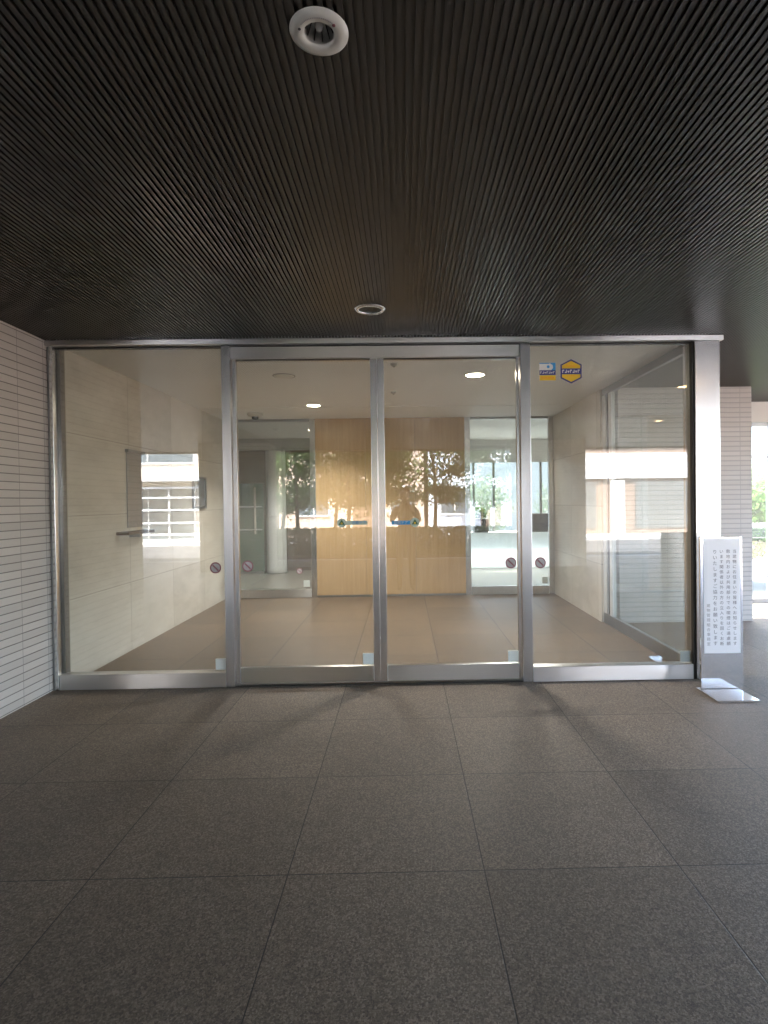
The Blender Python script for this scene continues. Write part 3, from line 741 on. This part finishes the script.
def tree(label, x, y, h, r, seed, n=6800, mat='leaf', low=.9):
    random.seed(seed)
    t = thing('tree', label, 'tree', (x, y, .04), 'trees behind the hedge')
    bm = bmesh.new(); p = Vector((x, y, .03)); r0 = .07; ends = []
    for k in range(6):
        q = p + Vector((random.uniform(-.10, .10), random.uniform(-.08, .08), h / 6.5)); tube(bm, p, q, r0, r0 * .84, 9); p = q; r0 *= .84
        if k >= 1:
            for _ in range(3):
                a = random.random() * 6.28; l = r * random.uniform(.55, 1.0); e = p + Vector((math.cos(a) * l, math.sin(a) * l, l * random.uniform(.2, .7)))
                tube(bm, p, e, r0 * .5, .008, 6); ends.append(e); ends.append((p + e) / 2)
    obj('trunk', bm, 'bark', t)
    cl = [(e + Vector((random.gauss(0, .12), random.gauss(0, .12), random.gauss(0, .10))), random.uniform(.30, .70)) for e in ends]
    cl = [(c, q) for c, q in cl if c.z > low]
    def fn():
        c, q = random.choice(cl); d = Vector((random.gauss(0, 1), random.gauss(0, 1), random.gauss(0, .55))) * q * .55
        return c + d
    obj('crown', leaves(n, fn, .062), mat, t)
tree('slim street tree at the left of the planting bed', -3.0, -6.9, 4.6, 1.0, 3)
tree('two-limbed tree second from the left in the planting bed', -1.6, -6.6, 4.4, .95, 5)
tree('tree in the middle of the planting bed behind the hedge', -.5, -7.0, 4.8, 1.0, 8)
tree('dense tree right of the middle of the planting bed', .9, -6.7, 4.6, 1.1, 12, 7500)
tree('pale leafy tree at the right of the planting bed', 2.3, -6.9, 4.4, 1.0, 17, 6800, 'leaf_light')

tree('broad green tree behind the left tree of the bed', -3.9, -8.5, 5.0, 1.1, 23, 4500)
tree('broad green tree behind the gap left of the middle', -2.2, -8.7, 5.2, 1.3, 29, 6500)
tree('broad green tree behind the middle tree of the bed', -.7, -8.5, 5.0, 1.2, 31, 4500)
def facade(label, x0, x1, y, h, mat, depth=6, openings=(), z0=-.15):
    t = thing('street_building', label, 'building', ((x0 + x1) / 2, y - depth / 2, 0))
    obj('wall', B(x0, x1, y - depth, y, z0, h), mat, t)
    obj('parapet', B(x0 - .08, x1 + .08, y - depth - .05, y + .06, h + .002, h + .20), 'concrete', t)
    for (a, b, c, d, kind) in openings:
        if kind == 'window':
            f = obj('window', B((a, b, y + .002, y + .05, c, c + .06), (a, b, y + .002, y + .05, d - .06, d), (a, a + .05, y + .002, y + .05, c + .061, d - .061), (b - .05, b, y + .002, y + .05, c + .061, d - .061), ((a + b) / 2 - .02, (a + b) / 2 + .02, y + .002, y + .045, c + .061, d - .061)), 'white', t)
            obj('pane', B(a + .05, b - .05, y + .003, y + .02, c + .06, d - .06), 'winglass', f)
        elif kind == 'shutter':
            bm = bmesh.new(); z = c
            while z < d - .02: box(bm, a, b, y + .003, y + .035, z, z + .085); z += .10
            obj('shutter', bm, 'greybox', t)
        elif kind == 'band': obj('fascia', B(a, b, y + .002, y + .10, c, d), 'white', t)
        elif kind == 'awning': obj('canopy', B(a, b, y + .002, y + .8, c, d, bev=.01), 'white', t)
        elif kind == 'door': 
            dd = obj('door', B(a, b, y + .002, y + .04, c, d), 'brown', t)
            obj('handle', B(b - .12, b - .09, y + .041, y + .07, c + .9, c + 1.1), 'steel_dull', dd)
    return t
M['peach'] = plain('peach render', (.55, .42, .34), .8, var=.05)
M['cream'] = plain('cream render', (.60, .53, .45), .8, var=.05)
M['bluewhite'] = plain('pale metal cladding', (.62, .66, .72), .5, var=.04)
M['tan'] = plain('tan tile cladding', (.30, .22, .17), .7, var=.12)
facade('cream house with white canopy and pale garage door across the street at the left', -14, -5.6, -14.2, 5.2, 'cream', 6, (
    (-12.6, -8.7, .0, 2.25, 'window'), (-8.3, -7.6, 0, 2.2, 'door'), (-14, -6.4, 2.45, 2.56, 'awning'), (-12.6, -8.7, 3.2, 4.4, 'window')))
g = thing('garage_screen', 'pale horizontal barred screen in front of the cream house', 'screen', (-9.4, -13.6, 0))
for z in (.25, .72, 1.25, 1.75, 2.15): obj('bar', B(-11.8, -7.4, -13.62, -13.56, z, z + .07), 'white', g)
for x in (-11.8, -9.6, -7.46): obj('post', B(x, x + .06, -13.66, -13.622, 0, 2.3), 'white', g)
facade('peach rendered house across the street behind the trees', -5.4, .9, -15.0, 6.4, 'peach', 6, (
    (-4.6, -3.2, .9, 2.2, 'window'), (-2.2, -1.2, 0, 2.2, 'door'), (-.6, .5, .9, 2.2, 'window'), (-4.6, -3.2, 3.7, 4.9, 'window'), (-1.4, -.2, 3.7, 4.9, 'window')))
facade('white house across the street right of the peach house', 1.1, 5.6, -15.2, 5.4, 'bluewhite', 6, (
    (1.6, 2.9, .9, 2.1, 'window'), (3.4, 4.3, 0, 2.1, 'door'), (1.6, 2.9, 3.5, 4.7, 'window'), (3.5, 4.8, 3.5, 4.7, 'window')))
facade('low tan building with wide white fascia across the street at the right', 5.8, 16, -14.6, 3.7, 'tan', 7, (
    (5.8, 16, 2.38, 3.45, 'band'), (6.4, 8.3, .25, 2.2, 'shutter'), (8.9, 9.5, 0, 2.3, 'band'), (10.0, 13.5, .25, 2.2, 'shutter')))
gb = thing('gabled_kiosk', 'small gabled roof structure across the street behind the right tree', 'kiosk', (3.3, -13.8, 0))
obj('roof', prism([(2.75, 3.05), (3.85, 3.05), (3.3, 3.5)], -14.3, -13.5), 'brown', gb)
obj('body', B((2.85, 2.93, -14.2, -14.12, 0, 3.048), (3.67, 3.75, -14.2, -14.12, 0, 3.048), (2.85, 2.93, -13.68, -13.6, 0, 3.048), (3.67, 3.75, -13.68, -13.6, 0, 3.048)), 'bluewhite', gb)

# ------------------------------------------------------------------ photographer, mirrored faintly in the doors
def person():
    J = {'pelvis': (0, 0, .93, .135, .105), 'waist': (0, .0, 1.08, .125, .10), 'chest': (0, 0, 1.27, .155, .11), 'neckb': (0, .01, 1.42, .085, .07), 'neck': (0, .02, 1.48, .052, .052),
         'headb': (0, .035, 1.55, .066, .075), 'head': (0, .03, 1.63, .078, .092), 'crown': (0, .02, 1.70, .055, .065)}
    for s, n in ((1, 'l'), (-1, 'r')):
        J.update({'sh' + n: (s * .17, 0, 1.38, .062, .062), 'el' + n: (s * .24, .10, 1.16, .042, .042), 'wr' + n: (s * .085, .225, 1.40, .028, .03), 'pa' + n: (s * .07, .235, 1.455, .030, .034),
                  'hip' + n: (s * .09, 0, .86, .10, .10), 'kn' + n: (s * .105, .02, .49, .062, .064), 'an' + n: (s * .11, -.01, .09, .042, .046), 'he' + n: (s * .11, -.03, .045, .04, .04), 'to' + n: (s * .125, .15, .035, .042, .032)})
    E_ = [('pelvis', 'waist'), ('waist', 'chest'), ('chest', 'neckb'), ('neckb', 'neck'), ('neck', 'headb'), ('headb', 'head'), ('head', 'crown')]
    for n in 'lr': E_ += [('chest', 'sh' + n), ('sh' + n, 'el' + n), ('el' + n, 'wr' + n), ('wr' + n, 'pa' + n), ('pelvis', 'hip' + n), ('hip' + n, 'kn' + n), ('kn' + n, 'an' + n), ('an' + n, 'he' + n), ('he' + n, 'to' + n)]
    ks = list(J); me = bpy.data.meshes.new('person')
    me.from_pydata([J[k][:3] for k in ks], [(ks.index(a), ks.index(b)) for a, b in E_], [])
    o = bpy.data.objects.new('person', me); sc.collection.objects.link(o)
    bpy.context.view_layer.objects.active = o
    o.modifiers.new('skin', 'SKIN'); 
    sk = me.skin_vertices[0].data if me.skin_vertices else None
    if sk is None:
        bm = bmesh.new(); bm.from_mesh(me); bm.verts.layers.skin.verify(); bm.to_mesh(me); bm.free(); sk = me.skin_vertices[0].data
    for i, k in enumerate(ks): sk[i].radius = J[k][3:]; sk[i].use_root = (k == 'pelvis')
    ss = o.modifiers.new('sub', 'SUBSURF'); ss.levels = 2; ss.render_levels = 2
    dg = bpy.context.evaluated_depsgraph_get(); dg.update()
    m2 = bpy.data.meshes.new_from_object(o.evaluated_get(dg)); bpy.data.objects.remove(o)
    bm = bmesh.new(); bm.from_mesh(m2); bpy.data.meshes.remove(m2)
    for i in range(2):
        pass
    return bm
PX, PYY = .03, -.33
bm = person()
# fingers and thumbs, curled round the small camera
bmesh.ops.translate(bm, verts=bm.verts, vec=(PX, PYY, 0))
M['skin'] = plain('skin', (.50, .32, .23), .5, var=.05)
M['cloth'] = plain('dark clothing', (.035, .037, .05), .85, var=.2)
M['hair'] = plain('dark hair', (.02, .016, .013), .6)
pers = obj('person', bm, 'skin', None, True)
pers.location = (0, 0, 0)
tag(pers, 'photographer in dark clothes holding up a small camera, mirrored in the glass doors', 'person')
me = pers.data; me.materials.append(M['cloth'])
for p in me.polygons:
    c = p.center
    sleeve = not (c.y > PYY + .185 and c.z > 1.33)
    if c.z < 1.455 and sleeve: p.material_index = 1
hair = bmesh.new(); bmesh.ops.create_icosphere(hair, subdivisions=3, radius=1)
for v in hair.verts: v.co = Vector((v.co.x * .092, v.co.y * .105, v.co.z * .092)) + Vector((PX, PYY + .008, 1.655))
bmesh.ops.delete(hair, geom=[v for v in hair.verts if v.co.y > PYY + .07 and v.co.z < 1.68], context='VERTS')
obj('hair', hair, 'hair', pers, True)
for s in (1, -1):
    for k in range(4):
        bm = bmesh.new(); z = 1.445 + k * .017
        a = Vector((PX + s * .068, PYY + .245, z)); b = a + Vector((-s * .004, .028, .004)); c = b + Vector((-s * (.026 + .004 * (k % 2)), .008, 0))
        tube(bm, a, b, .0085, .008, 8); tube(bm, b, c, .008, .0065, 8); obj('finger', bm, 'skin', pers, True)
    bm = bmesh.new(); tube(bm, (PX + s * .06, PYY + .235, 1.44), (PX + s * .035, PYY + .236, 1.458), .0105, .0085, 8); obj('thumb', bm, 'skin', pers, True)
cmr = thing('compact_camera', 'small dark camera held up in both hands by the photographer', 'camera', (PX, PYY + .26, 1.44))
obj('body', B(PX - .058, PX + .058, PYY + .245, PYY + .272, 1.448, 1.515, bev=.004), 'dark', cmr)
obj('lens', lathe([(.026, PYY + .273), (.026, PYY + .288), (.018, PYY + .289), (.0001, PYY + .286)], 28, (PX, 0, 1.482), 'Y'), 'dark', cmr, True)
obj('flash', B(PX + .025, PX + .045, PYY + .273, PYY + .275, 1.498, 1.510), 'fix', cmr)
